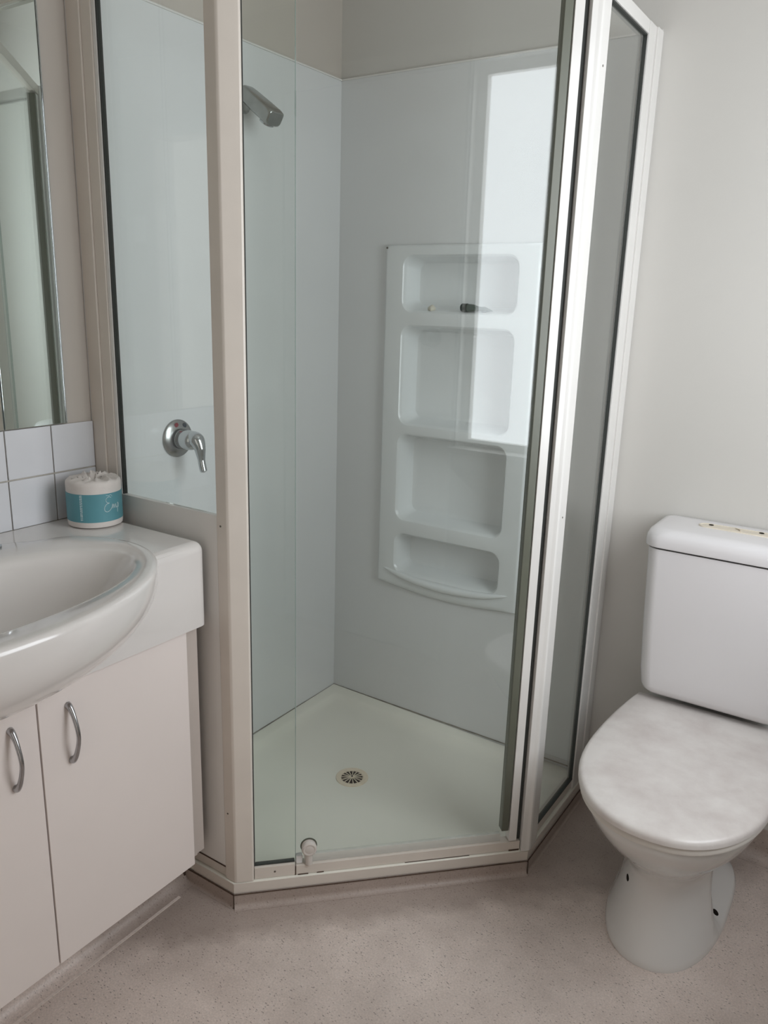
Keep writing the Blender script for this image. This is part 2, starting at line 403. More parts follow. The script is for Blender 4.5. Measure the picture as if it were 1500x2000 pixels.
# ------------------------------------------------------------------ shower tray
tray = thing('shower_tray', 'cream acrylic corner shower tray with cut-off front corner on the speckled vinyl floor', 'shower tray', (0.45, -0.45, 0))
def inset(poly, d):
    out = []; n = len(poly)
    for i in range(n):
        p0, p1, p2 = Vector(poly[i-1]), Vector(poly[i]), Vector(poly[(i+1) % n])
        e1 = (p1-p0).normalized(); e2 = (p2-p1).normalized(); n1 = Vector((-e1.y, e1.x)); n2 = Vector((-e2.y, e2.x))
        m_ = (n1+n2).normalized(); out.append(p1+m_*d/max(0.2, m_.dot(n1)))
    return out
PT = [(0.0005, -0.9), (0.4, -0.9), (0.9, -0.4), (0.9, -0.0005), (0.0005, -0.0005)]
def trayring(d, z, wall=None):
    base = inset(PT, d); pts = []
    zs = [z, z, z, z, wall if wall else z]
    for i in range(5):
        a, c_ = base[i], base[(i+1) % 5]; za, zc = zs[i], zs[(i+1) % 5]
        for k in range(16):
            t = k/16
            zz = za+(zc-za)*t
            pts.append(Vector((a.x+(c_.x-a.x)*t, a.y+(c_.y-a.y)*t, zz)))
    return pts
DR = Vector((0.350, -0.373, 0))
rings = [trayring(0, TZ+0.001), trayring(0, 0.0605), trayring(0.0007, 0.0622), trayring(0.0025, 0.063, 0.073), trayring(0.030, 0.062, 0.070), trayring(0.038, 0.0595, 0.062), trayring(0.046, 0.052, 0.054), trayring(0.058, 0.047, 0.048), trayring(0.085, 0.0445)]
last = rings[-1]
for f_, z_ in ((0.6, 0.0425), (0.3, 0.040)):
    rings.append([Vector((DR.x+(p.x-DR.x)*f_, DR.y+(p.y-DR.y)*f_, z_)) for p in last])
ring_c = []
for p in last:
    a = math.atan2(p.y-DR.y, p.x-DR.x); ring_c.append(Vector((DR.x+0.047*math.cos(a), DR.y+0.047*math.sin(a), 0.0378)))
rings.append(ring_c)
obj('tray_body', loft(rings, cap0=True, cap1=True), 'tray', tray, angle=60)
b = bar((0.27, -0.9006), (0.4004, -0.9006), 0.0012, TZ+0.0012, 0.0622); merge(b, bar((0.4004, -0.9006), (0.9006, -0.4004), 0.0012, TZ+0.0012, 0.0622)); merge(b, bar((0.9006, -0.4004), (0.9006, -0.001), 0.0012, TZ+0.0012, 0.0622))
obj('edge_trim', b, 'frame', tray, smooth=False)
b = lathe([(0.046, 0.0), (0.046, 0.0022), (0.044, 0.0032), (0.033, 0.0026), (0.031, 0.0010), (0.031, 0.0)], (DR.x, DR.y, 0.0378), 'Z', 48)
dn = obj('drain_flange', b, 'drain', tray)
obj('drain_well', lathe([(0.0295, 0), (0.0295, 0.0010), (0, 0.0010)], (DR.x, DR.y, 0.0378), 'Z', 32), 'hole', dn, smooth=False)
b = lathe([(0.0068, 0), (0.0068, 0.0030), (0.004, 0.0034), (0, 0.0034)], (DR.x, DR.y, 0.0378), 'Z', 20)
for k in range(15):
    a = 2*PI*k/15; da = 0.043
    pts = [(DR.x+rr*math.cos(a+s*dd), DR.y+rr*math.sin(a+s*dd)) for rr, s, dd in ((0.006, -1, 0.12), (0.0312, -1, da), (0.0312, 1, da), (0.006, 1, 0.12))]
    merge(b, prism(pts, 0.0390, 0.0408))
obj('grate', b, 'drain', dn, smooth=False)
obj('drain_screw', lathe([(0.0028, 0), (0.0028, 0.001), (0, 0.0014)], (DR.x, DR.y, 0.0420), 'Z', 14), 'hole', dn)

obj('grimy_seam', box(0.0005, 0.9, -0.0016, -0.0006, 0.0700, 0.0735), 'seam', wb, smooth=False)
obj('grimy_seam', box(0.0006, 0.0014, -0.9, -0.0010, 0.0690, 0.0720), 'seam', wl, smooth=False)
# ------------------------------------------------------------------ shower enclosure
enc = thing('shower_enclosure', 'three-sided glass shower enclosure with off-white frame standing on the cream tray', 'shower enclosure', (0.45, -0.45, 0.063))
ZB, ZT = 0.0635, 1.957
sw = lambda P: [(-y, -x) for x, y in P][::-1]
POST = [(0.372, -0.897), (0.399, -0.897), (0.4045, -0.895), (0.4295, -0.870), (0.4300, -0.866), (0.4145, -0.848), (0.386, -0.8665), (0.372, -0.8665)]
p1 = obj('corner_post', prism(POST, ZB, ZT, 0.0015), 'frame', enc)
def sl(s, o): return (0.4+s*0.70711-o*0.70711, -0.9+s*0.70711+o*0.70711)
POST2 = [sl(0.690, 0.0), sl(0.702, 0.0), (0.9030, -0.3990), (0.9045, -0.3930), (0.9045, -0.3560), (0.872, -0.3560), (0.872, -0.372), sl(0.690, 0.034)]
p2 = obj('corner_post', prism(POST2, ZB, ZT, 0.0012), 'frame_white', enc)
for z in (0.905, 0.238): obj('screw', lathe([(0.0022, 0), (0.0022, 0.0006), (0, 0.001)], (0.383, -0.897, z), (0, -1, 0), 12), 'steel', p1)
for z in (0.905, 1.80): obj('screw', lathe([(0.0022, 0), (0.0022, 0.0006), (0, 0.001)], (0.9045, -0.376, z), (1, 0, 0), 12), 'steel', p2)

def s45(s, off=0.0):
    """point in plan along the diagonal front; off = inward from the tray edge"""
    return Vector((0.4+s*0.70711-off*0.70711, -0.9+s*0.70711+off*0.70711))
OFF = 0.018
def dbar(s0, s1, wid, z0, z1, off=OFF, bv=0.0): return bar(s45(s0, off), s45(s1, off), wid, z0, z1, bv)

# left side: channel on the wall, glass above, solid panel below
ch = obj('wall_channel', box(0.0005, 0.040, -0.902, -0.874, ZB, ZT, 0.0015), 'frame', enc)
obj('channel_cover', box(0.040, 0.070, -0.898, -0.878, ZB, ZT, 0.0015), 'frame', ch)
obj('glazing_bead', box(0.070, 0.080, -0.895, -0.881, 0.925, 1.93, 0.001), 'frame_white', ch)
obj('glazing_rubber', box(0.080, 0.0835, -0.893, -0.883, 0.925, 1.93), 'rubber', ch, smooth=False)
obj('side_glass', box(0.0835, 0.3715, -0.890, -0.885, 0.9255, 1.930), 'glass', enc, smooth=False)
lp = obj('lower_panel', box(0.0705, 0.3715, -0.896, -0.882, 0.094, 0.925, 0.001), 'lower_panel', enc)
obj('top_rail', box(0.0705, 0.3715, -0.897, -0.871, 1.9305, ZT, 0.0015), 'frame', enc)
br = obj('bottom_rail', box(0.0405, 0.3715, -0.892, -0.874, ZB, 0.0935, 0.0015), 'frame', enc)
obj('grimy_seam', box(0.20, 0.3715, -0.8975, -0.8963, 0.0925, 0.0955), 'grime', br, smooth=False)
# diagonal: fixed pane, door
b = dbar(0.033, 0.046, 0.020, 0.0905, 1.93)
bead = obj('glazing_bead', b, 'frame', enc, smooth=False)
obj('glazing_rubber', dbar(0.0465, 0.0485, 0.012, 0.094, 1.93), 'rubber', bead, smooth=False)
obj('fixed_glass', dbar(0.049, 0.1405, 0.005, 0.097, 1.93), 'fixed', enc, smooth=False)
obj('glass_edge', dbar(0.1406, 0.1418, 0.0052, 0.097, 1.93), 'edge', bpy.data.objects['fixed_glass'], smooth=False)
br = obj('bottom_rail', dbar(0.0465, 0.1395, 0.024, ZB, 0.0935, bv=0.0015), 'frame', enc)
obj('glazing_rubber', dbar(0.049, 0.139, 0.010, 0.0936, 0.0968), 'rubber', br, smooth=False)
obj('screw', lathe([(0.0024, 0), (0.0024, 0.0006), (0, 0.001)], (*s45(0.093, OFF-0.012), 0.079), (1, -1, 0), 12), 'steel', br)
obj('top_rail', dbar(0.045, 0.688, 0.026, 1.9305, ZT, bv=0.0015), 'frame', enc)
br = obj('bottom_rail', dbar(0.1415, 0.688, 0.024, ZB, 0.0885, bv=0.0015), 'frame', enc)
for a_, b_, z1_, of_ in ((0.146, 0.170, 0.0655, 0.0125), (0.190, 0.206, 0.0655, 0.0125), (0.1395, 0.1415, 0.086, 0.0115), (0.40, 0.56, 0.0642, 0.0125), (0.660, 0.686, 0.0670, 0.0125), (0.008, 0.030, 0.0647, 0.0158)):
    obj('grimy_seam', dbar(a_, b_, 0.001, 0.0632, z1_, off=OFF-of_), 'grime', br, smooth=False)
# door: glass leaf, side stile, magnetic seal, bottom strip, knob
dg = obj('door_glass', dbar(0.1425, 0.6385, 0.005, 0.110, 1.925), 'glass', enc, smooth=False)
obj('door_seal', dbar(0.6390, 0.6560, 0.022, 0.120, 1.925, bv=0.001), 'seal', dg)
obj('door_stile', dbar(0.6585, 0.6785, 0.024, 0.0905, 1.928, bv=0.0015), 'frame_white', dg)
obj('bottom_strip', dbar(0.160, 0.6385, 0.010, 0.0895, 0.1095), 'strip', dg, smooth=False)
obj('pivot_block', dbar(0.1420, 0.1570, 0.014, 0.0895, 0.1095, bv=0.002), 'white', dg)
kc = s45(0.1715, OFF-0.003)
k = obj('knob', lathe([(0.0165, 0.0), (0.0165, 0.002), (0.0140, 0.003), (0.0140, 0.006), (0.0172, 0.008), (0.0180, 0.012), (0.0170, 0.0165), (0.0140, 0.0185), (0.0100, 0.0175), (0.0080, 0.0185), (0, 0.0190)], (kc.x, kc.y, 0.133), (1, -1, 0), 36), 'knob', dg)
obj('knob_gasket', lathe([(0.0195, 0.0002), (0.0195, 0.0018), (0, 0.0018)], (kc.x, kc.y, 0.1335), (1, -1, 0), 32), 'seal', k)
obj('knob_neck', lathe([(0.0085, 0), (0.0085, 0.028)], (*s45(0.1715, OFF-0.0095), 0.0895), 'Z', 20), 'knob', k)
obj('jamb_gap', dbar(0.6790, 0.6885, 0.010, 0.0905, 1.93), 'rubber', enc, smooth=False)
# right side
b = obj('side_glass', box(0.885, 0.890, -0.3555, -0.0950, 0.0965, 1.930), 'glass', enc, smooth=False)
obj('wall_channel', box(0.874, 0.902, -0.040, -0.0005, ZB, ZT, 0.0015), 'frame_white', enc)
cc = obj('channel_cover', box(0.878, 0.898, -0.0900, -0.0405, ZB, ZT, 0.0015), 'frame_white', enc)
obj('glazing_rubber', box(0.883, 0.894, -0.0945, -0.0905, 0.0965, 1.930), 'rubber', cc, smooth=False)
tr = obj('top_rail', box(0.871, 0.897, -0.3555, -0.0905, 1.9305, ZT, 0.0015), 'frame_white', enc)
obj('glazing_rubber', box(0.8835, 0.894, -0.3555, -0.0905, 1.9265, 1.9300), 'rubber', tr, smooth=False)
br = obj('bottom_rail', box(0.872, 0.892, -0.3555, -0.0905, ZB, 0.0925, 0.0015), 'frame', enc)
obj('glazing_rubber', box(0.882, 0.8945, -0.3555, -0.0905, 0.0926, 0.0962), 'rubber', br, smooth=False)

# ------------------------------------------------------------------ moulded shelf
sh = thing('shower_shelf', 'white moulded acrylic shelf unit with four niches set in the shower back wall', 'shower shelf', (0.414, 0, 0.505))
NX0, NX1 = 0.240, 0.592
NZ = [(1.330, 1.480), (1.005, 1.288), (0.712, 0.972), (0.540, 0.664)]
def shelf_mesh():
    b = bmesh.new(); yf = -0.014
    ox0, ox1, oz0, oz1 = 0.184, 0.647, 0.505, 1.503
    # face plate: strips between niches, each niche ring from a rounded rectangle to its cell boundary
    cuts = [oz1]+[0.5*(NZ[i][0]+NZ[i+1][1]) for i in range(3)]+[oz0]
    K = 6
    for i, (z0, z1) in enumerate(NZ):
        ct, cb = cuts[i], cuts[i+1]
        loop = rrect(NX0, NX1, z0, z1, 0.030, K)
        outer = []
        corners = [(ox1, ct), (ox0, ct), (ox0, cb), (ox1, cb)]
        for q in range(4):
            cx, cz = corners[q]
            for j in range(K+1):
                p = loop[q*(K+1)+j]
                a = j/K
                if q in (0, 2): t0 = (cx, p[1]); t1 = (p[0], cz)
                else: t0 = (p[0], cz); t1 = (cx, p[1])
                if a < 0.5: outer.append(t0)
                elif a > 0.5: outer.append(t1)
                else: outer.append((cx, cz))
        def ring(scale_in, y, r_, dzf=0.0):
            lp_ = rrect(NX0+scale_in, NX1-scale_in, z0+scale_in+dzf, z1-scale_in, r_, K)
            return [Vector((p[0], y, p[1])) for p in lp_]
        R = [[Vector((p[0], yf, p[1])) for p in outer],
             ring(-0.010, yf, 0.038), ring(-0.004, yf+0.0012, 0.033), ring(0.0, yf+0.006, 0.030), ring(0.003, yf+0.014, 0.028),
             ring(0.010, 0.040, 0.026), ring(0.016, 0.052, 0.024), ring(0.026, 0.057, 0.020)]
        V = [[b.verts.new(p) for p in r_] for r_ in R]; n = len(R[0])
        for a in range(len(V)-1):
            for j in range(n):
                f = (V[a][j], V[a][(j+1) % n], V[a+1][(j+1) % n], V[a+1][j])
                b.faces.new(f)
        b.faces.new(V[-1])
    bmesh.ops.remove_doubles(b, verts=b.verts, dist=1e-5)
    # rounded rim back to the wall, slightly bellied at the bottom
    n = 10
    def outline(d):
        pts = []
        for cx, cz, a0, r_ in ((ox1-0.012, oz1-0.012, 0, 0.012+d), (ox0+0.012, oz1-0.012, 90, 0.012+d), (ox0+0.03, oz0+0.03, 180, 0.03+d), (ox1-0.03, oz0+0.03, 270, 0.03+d)):
            for i in range(7):
                a = math.radians(a0+15*i); pts.append((cx+r_*math.cos(a), cz+r_*math.sin(a)))
        return pts
    return b
obj('shelf_body', shelf_mesh(), 'acrylic', sh, angle=35)
# rim: rolled edge strip around the plate
ox0, ox1, oz0, oz1 = 0.184, 0.647, 0.505, 1.503
def edge_loop(d, y, belly):
    pts = []
    for (xa, za), (xb, zb) in (((ox0-d, oz1+d), (ox1+d, oz1+d)), ((ox1+d, oz1+d), (ox1+d, oz0-d)), ((ox1+d, oz0-d), (ox0-d, oz0-d)), ((ox0-d, oz0-d), (ox0-d, oz1+d))):
        for k in range(12):
            t = k/12; x = xa+(xb-xa)*t; z = za+(zb-za)*t
            if za == zb and za < 1: z -= belly*math.sin(PI*t)
            pts.append(Vector((x, y, z)))
    return pts
obj('shelf_rim', loft([edge_loop(-0.004, -0.0135, 0), edge_loop(0.001, -0.0138, 0.006), edge_loop(0.006, -0.0115, 0.014), edge_loop(0.0085, -0.006, 0.019), edge_loop(0.009, -0.0004, 0.020)], False, False), 'acrylic', sh, angle=60)
lip_p = [(0.200, 0.545), (0.29, 0.527), (0.416, 0.519), (0.54, 0.527), (0.632, 0.545)]
obj('bottom_lip', tube(spline([(x, -0.013, z) for x, z in lip_p], 8), [0.0005+0.0125*math.sin(PI*i/32)**0.6 for i in range(33)], 16), 'acrylic', sh)
obj('screw', lathe([(0.003, 0), (0.003, 0.001), (0, 0.002)], (0.182, -0.0145, 1.503), (0, -1, 0), 12), 'steel', sh)
# things in the top niche
tb = thing('squeezed_tube', 'small dark green squeezed tube lying in the topmost shelf niche', 'tube', (0.46, 0.004, 1.330))
obj('cap', lathe([(0.0, 0), (0.0095, 0.001), (0.0115, 0.004), (0.0115, 0.020), (0.0, 0.021)], (0.425, -0.003, 1.3440), (1, 0, 0), 20), 'bottle_dark', tb)
b = tube(spline([(0.4455, -0.003, 1.3440), (0.462, -0.003, 1.3435), (0.478, -0.003, 1.342), (0.492, -0.003, 1.3405), (0.505, -0.003, 1.3395), (0.522, -0.003, 1.3370)], 4), [0.0105, 0.0104, 0.0102, 0.010, 0.0098, 0.009, 0.0082, 0.0075, 0.007, 0.0062, 0.0058, 0.0065, 0.0075, 0.008, 0.0075, 0.0065, 0.005, 0.004, 0.003, 0.0015, 0.001], 14)
obj('tube_body', b, 'bottle', tb)
random.seed(3)
b = bmesh.new(); bmesh.ops.create_icosphere(b, subdivisions=3, radius=1)
for v in b.verts:
    n_ = v.co.copy(); s = 1+0.10*math.sin(5*n_.x+1)+0.08*math.cos(7*n_.y)
    v.co = Vector((0.327+n_.x*0.012*s, 0.004+n_.y*0.009*s, 1.3385+n_.z*0.0095*s))
tag(obj('soap_scrap', b, 'soap'), 'small cream scrap of soap at the left of the topmost shelf niche', 'soap')

# ------------------------------------------------------------------ mixer
mx = thing('shower_mixer', 'chrome single-lever shower mixer with round plate on the left shower wall', 'mixer tap', (0, -0.660, 1.011))
MC = (0.0, -0.660, 1.011)
pl = obj('cover_plate', lathe([(0.047, 0.0003), (0.047, 0.003), (0.045, 0.006), (0.036, 0.010), (0.027, 0.012), (0, 0.012)], MC, 'X', 48), 'dull_chrome', mx)
for nm, a, m_ in (('hot_mark', 105, 'red'), ('cold_mark', 62, 'blue')):
    ar = math.radians(a); y = MC[1]+math.cos(ar)*0.036; z = MC[2]+math.sin(ar)*0.036
    obj(nm, lathe([(0.0058, -0.001), (0.0058, 0.0012), (0, 0.0016)], (0.0098, y, z), 'X', 20), m_, pl)
obj('mixer_body', lathe([(0.0235, 0.011), (0.024, 0.016), (0.023, 0.018), (0.0245, 0.022), (0.0245, 0.040), (0.024, 0.052), (0.021, 0.060), (0.013, 0.066), (0, 0.068)], MC, 'X', 40), 'chrome', mx)
obj('body_collar', lathe([(0.0246, 0.0135), (0.0252, 0.0145), (0.0246, 0.0165)], MC, 'X', 40), 'rubber', mx)
lv = spline([(0.046, -0.660, 1.016), (0.066, -0.660, 1.015), (0.078, -0.660, 0.999), (0.082, -0.660, 0.979), (0.085, -0.660, 0.960), (0.089, -0.660, 0.944), (0.092, -0.660, 0.937)], 6)
obj('lever', tube(lv, [interp([0, 0.2, 0.35, 0.6, 0.85, 0.95, 1.0], [0.017, 0.020, 0.0145, 0.0090, 0.0090, 0.0080, 0.002], i/(len(lv)-1)) for i in range(len(lv))], 18, 1.0, Vector((0, 1, 0))), 'chrome', mx)

# shower head
hd = thing('overhead_shower', 'grey angled fixed shower head high on the left shower wall', 'shower head', (0, -0.405, 1.82))
A = Vector((0.010, -0.402, 1.844)); B = Vector((0.110, -0.412, 1.776))
obj('wall_flange', lathe([(0.020, 0.0003), (0.020, 0.004), (0.014, 0.010), (0.011, 0.030)], (0, -0.405, 1.815), 'X', 28), 'dull_chrome', hd)
d = (B-A).normalized(); side = d.cross(Vector((0, 0, 1))).normalized(); up = side.cross(d)
rings = []
for t, hw, ht, hb in ((-0.02, 0.016, 0.012, 0.014), (0.0, 0.021, 0.015, 0.019), (0.15, 0.022, 0.016, 0.022), (0.6, 0.024, 0.017, 0.023), (0.9, 0.0255, 0.017, 0.023), (1.0, 0.0245, 0.015, 0.022), (1.03, 0.020, 0.011, 0.018)):
    c0 = A+(B-A)*t; ring = []
    for k_ in range(28):
        a = 2*PI*k_/28; ca, sa = math.cos(a), math.sin(a)
        q = 0.5
        u_ = math.copysign(abs(ca)**q, ca)*hw; v_ = math.copysign(abs(sa)**q, sa)*(ht if sa > 0 else hb)
        ring.append(c0+side*u_+up*v_)
    rings.append(ring)
obj('head_body', loft(rings), 'dull_chrome', hd, angle=50)
fc = A+(B-A)*0.84-up*0.0215
obj('spray_face', lathe([(0.0185, 0.0), (0.0185, 0.004), (0.015, 0.006), (0.014, 0.0045), (0.008, 0.0045), (0.007, 0.0065), (0, 0.0065)], fc, -up, 28), 'chrome', hd)

# ------------------------------------------------------------------ vanity
van = thing('vanity_unit', 'off-white vanity cabinet with moulded basin top against the tiled left wall', 'vanity', (0.0, -1.42, 0.0))
VY0, VY1 = -1.925, -0.915
ZBOT, ZSL, ZTOP = 0.137, 0.695, 0.875
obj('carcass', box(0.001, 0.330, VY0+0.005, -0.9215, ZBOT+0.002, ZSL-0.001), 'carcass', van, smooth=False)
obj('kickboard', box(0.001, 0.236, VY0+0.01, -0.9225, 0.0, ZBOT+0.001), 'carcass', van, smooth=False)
def door_leaf(y0, y1, hy):
    l = obj('door', box(0.3325, 0.3505, y0, y1, ZBOT, ZSL-0.0035, 0.0012), 'vanity', van)
    z1, z0 = 0.649, 0.540
    p = spline([(0.350, hy, z1), (0.358, hy, z1-0.004), (0.3685, hy, z1-0.022), (0.3765, hy, (z0+z1)/2), (0.3685, hy, z0+0.022), (0.358, hy, z0+0.004), (0.350, hy, z0)], 6)
    r = [interp([0, 0.08, 0.3, 0.5, 0.7, 0.92, 1], [0.0062, 0.0060, 0.0042, 0.0036, 0.0042, 0.0060, 0.0062], i/(len(p)-1)) for i in range(len(p))]
    obj('handle', tube(p, r, 14, 1.15, Vector((0, 1, 0))), 'handle', l)
    return l
door_leaf(-1.3035, -0.9680, -1.2470)
door_leaf(-1.6420, -1.3065, -1.3555)
door_leaf(VY0+0.002, -1.6450, -1.70)
obj('filler_strip', box(0.314, 0.3318, -0.9668, -0.9430, ZBOT, ZSL-0.002, 0.001), 'carcass', van)
# moulded top: slab with the basin cut out
def ell(cx, cy, sx, sy, z, N=208, e=1.0, zf=None):
    pts = []
    for k_ in range(N):
        a = 2*PI*k_/N; ca, sa = math.cos(a), math.sin(a)
        x = cx+math.copysign(abs(ca)**e, ca)*sx; y = cy+math.copysign(abs(sa)**e, sa)*sy
        pts.append(Vector((x, y, z if zf is None else zf(x, y))))
    return pts
slab = box(0.0045, 0.360, VY0, VY1, ZSL, ZTOP, 0.0)
eds = [e for e in slab.edges if any(abs(v.co.x-0.360) < 1e-6 for v in e.verts) and not all(abs(v.co.z-ZSL) < 1e-6 for v in e.verts) and not any(abs(v.co.x-0.0045) < 1e-6 for v in e.verts)]
eds += [e for e in slab.edges if all(abs(v.co.z-ZTOP) < 1e-6 for v in e.verts) and all(abs(v.co.y-VY1) < 1e-6 for v in e.verts)]
bevel(slab, 0.021, 7, eds)
cutter = loft([ell(0.33, -1.42, 0.10, 0.20, 0.718), ell(0.335, -1.42, 0.16, 0.31, 0.74), ell(0.335, -1.415, 0.18, 0.335, 0.80), ell(0.335, -1.415, 0.185, 0.345, 0.95)])
top = obj('benchtop', slab, 'top', van, angle=30)
cut = obj('cutter', cutter, 'top', van)
md = top.modifiers.new('cut', 'BOOLEAN'); md.operation = 'DIFFERENCE'; md.object = cut; md.solver = 'EXACT'
bpy.context.view_layer.update()
ev = top.evaluated_get(bpy.context.evaluated_depsgraph_get()); me = bpy.data.meshes.new_from_object(ev)
top.modifiers.clear(); top.data = me; wm = top.modifiers.new('weighted', 'WEIGHTED_NORMAL'); wm.keep_sharp = True; wm.weight = 100; bpy.data.objects.remove(cut)
def sstep(a, b_, x):
    t = max(0, min(1, (x-a)/(b_-a))); return t*t*(3-2*t)
RX, RY = 0.280, -1.42
rimz = lambda k_: (lambda x, y: 0.8752+k_*sstep(0.08, 0.17, x)*1.0)
sec = []
for q in (0.2, 0.30, 0.4, 0.5, 0.58, 0.66, 0.72, 0.78, 0.83, 0.87, 0.905, 0.935, 0.957, 0.975, 0.988, 0.996):
    z = 0.868-0.168*math.sqrt(max(0, 1-q**2.3))
    sec.append(ell(RX, RY, 0.267*q, 0.388*q, z))
sec.append(ell(RX, RY, 0.267, 0.388, 0.8748))
sec.append(ell(RX, RY, 0.2665, 0.387, 0, zf=rimz(0.006)))
sec.append(ell(RX, RY, 0.263, 0.383, 0, zf=rimz(0.0105)))
sec.append(ell(RX+0.003, RY, 0.254, 0.374, 0, zf=rimz(0.0125)))
sec.append(ell(RX+0.012, RY+0.003, 0.225, 0.358, 0, zf=rimz(0.0110)))
sec.append(ell(0.312, -1.414, 0.172, 0.336, 0, e=0.97, zf=rimz(0.0075)))
sec.append(ell(0.316, -1.412, 0.158, 0.328, 0, e=0.96, zf=rimz(0.0035)))
sec.append(ell(0.317, -1.412, 0.150, 0.322, 0.872, e=0.95))
sec.append(ell(0.318, -1.413, 0.144, 0.312, 0.860, e=0.95))
sec.append(ell(0.320, -1.414, 0.136, 0.292, 0.830, e=0.95))
sec.append(ell(0.322, -1.415, 0.126, 0.262, 0.795, e=0.97))
sec.append(ell(0.322, -1.417, 0.110, 0.215, 0.762))
sec.append(ell(0.322, -1.42, 0.085, 0.150, 0.742))
sec.append(ell(0.320, -1.42, 0.050, 0.080, 0.735))
sec.append(ell(0.320, -1.42, 0.020, 0.025, 0.732))
bas = obj('basin', loft(sec), 'top', van, angle=50)
# water beads hanging under the bowl front
for i, (x, y, z, r) in enumerate(((0.40, -1.332, 0.7135, 0.0075), (0.395, -1.395, 0.7085, 0.009))):
    b = bmesh.new(); bmesh.ops.create_icosphere(b, subdivisions=3, radius=1)
    for v in b.verts: v.co = Vector((x+v.co.x*r*0.7, y+v.co.y*r*1.2, z+v.co.z*r*0.5))
    tag(obj('water_drop', b, 'water'), ['water bead under the basin front nearer the right door', 'water bead under the basin front nearer the left edge'][i], 'water drop', 'water beads under the basin')
# tap at the back of the deck (just entering the frame)
tp = thing('basin_tap', 'chrome basin tap at the left picture edge behind the bowl', 'tap', (0.085, -1.215, ZTOP))
obj('tap_body', lathe([(0.026, 0.0008), (0.026, 0.006), (0.020, 0.010), (0.018, 0.034), (0.021, 0.040), (0.021, 0.048), (0.012, 0.054), (0, 0.055)], (0.085, -1.215, ZTOP), 'Z', 32), 'chrome', tp)
obj('tap_handle', tube(spline([(0.085, -1.215, ZTOP+0.052), (0.085, -1.215, ZTOP+0.062), (0.098, -1.213, ZTOP+0.066), (0.120, -1.209, ZTOP+0.066)], 5), [0.010]*6+[0.008]*5+[0.007]*4+[0.004], 12), 'chrome', tp)

# coved vinyl against the kickboard
bb = struct(obj('baseboard_vanity', cove((0.236, -1.935), (0.236, -0.9035), (1, 0), 0.130, r=0.030), 'vinyl'))
obj('cove_highlight', bar((0.2742, -1.935), (0.2742, -0.950), 0.007, 0.0002, 0.0013), 'pale_highlight', bb, smooth=False)  # highlight at the foot of the cove, painted as a pale strip
obj('grime_streak', prism([(0.2395, -0.9080), (0.2440, -0.9080), (0.2440, -0.9035), (0.2395, -0.9035)], 0.012, 0.055), 'grime', bb, smooth=False)

# ------------------------------------------------------------------ mirror
mi = thing('wall_mirror', 'frameless wall mirror above the tiled splashback at the left edge', 'mirror', (0, -1.4, 1.082))
obj('mirror_backing', box(-0.0035, 0.0015, -1.93, -0.9735, 1.0825, 2.05), 'backing', mi, smooth=False)
obj('mirror_pane', box(0.0020, 0.0060, -1.1085, -0.9715, 1.0830, 2.05, 0.0006), 'mirror', mi)
obj('mirror_pane', box(0.0020, 0.0060, -1.93, -1.1115, 1.0830, 2.05, 0.0006), 'mirror', mi)
obj('edge_trim', box(0.0005, 0.0080, -0.9712, -0.9685, 1.0825, 2.05, 0.0005), 'chrome', mi)

# ------------------------------------------------------------------ toilet roll
RC = Vector((0.082, -0.9690, 0.8758)); RR = 0.056; RH = 0.104
roll = thing('toilet_roll', 'wrapped toilet roll with teal label on the benchtop beside the glass', 'toilet roll', tuple(RC))
rings = []; N = 96
prof = [(0.90, 0.0), (0.985, 0.002), (1.0, 0.007), (1.0, 0.020), (1.0, 0.078), (1.0, 0.089), (0.985, 0.095), (0.93, 0.0985), (0.8, 0.0992), (0.6, 0.0995), (0.45, 0.099), (0.3, 0.097), (0.17, 0.091), (0.08, 0.083), (0.0, 0.080)]
for rr_, z in prof:
    ring = []
    for k_ in range(N):
        a = 2*PI*k_/N; tw = a+rr_*0.9
        amp = 0.0036*math.exp(-((rr_-0.5)/0.33)**2) if z > 0.0788 and rr_ < 0.95 else 0
        fold = math.sin(9*tw)+0.6*math.sin(14*tw+1.3)+0.5*math.sin(23*tw+0.4)
        dz = amp*fold+(0.007*math.exp(-((rr_-0.42)/0.22)**2)*max(0, math.cos(a-2.6))**3 if z > 0.0788 and rr_ < 0.95 else 0)
        ww = rr_*RR*(1+(0.006*math.sin(17*a) if 0.985 <= rr_ and z > 0.09 else 0))
        ring.append(RC+Vector((math.cos(a)*ww, math.sin(a)*ww, z+dz)))
    rings.append(ring)
obj('paper_wrap', loft(rings), 'paper', roll, angle=50)
lab = obj('label_band', lathe([(RR-0.001, 0.0135), (RR+0.0006, 0.0137), (RR+0.0006, 0.0735), (RR-0.001, 0.0737)], RC, 'Z', 96), 'teal', roll)
def on_roll(a, z, d=0.0009): return RC+Vector((math.cos(a)*(RR+d), math.sin(a)*(RR+d), z))
A0 = math.atan2(-1.9963-RC.y, 1.4982-RC.x)     # direction towards the viewer
def stroke(pts, r): # pts (arc metres, height) on the label surface
    P = spline([on_roll(A0+p[0]/RR, p[1]) for p in pts], 5); return tube(P, r, 6)
E_ = [(0.0345, 0.0640), (0.0300, 0.0665), (0.0245, 0.0640), (0.0225, 0.0590), (0.0250, 0.0545), (0.0300, 0.0530)]
E2 = [(0.0300, 0.0530), (0.0235, 0.0510), (0.0190, 0.0445), (0.0195, 0.0375), (0.0245, 0.0345), (0.0310, 0.0375), (0.0355, 0.0430)]
b = stroke(E_, 0.00055); merge(b, stroke(E2, 0.0007)); merge(b, stroke([(0.0235, 0.0700), (0.029, 0.0690), (0.0345, 0.0700), (0.0370, 0.0660)], 0.0004))
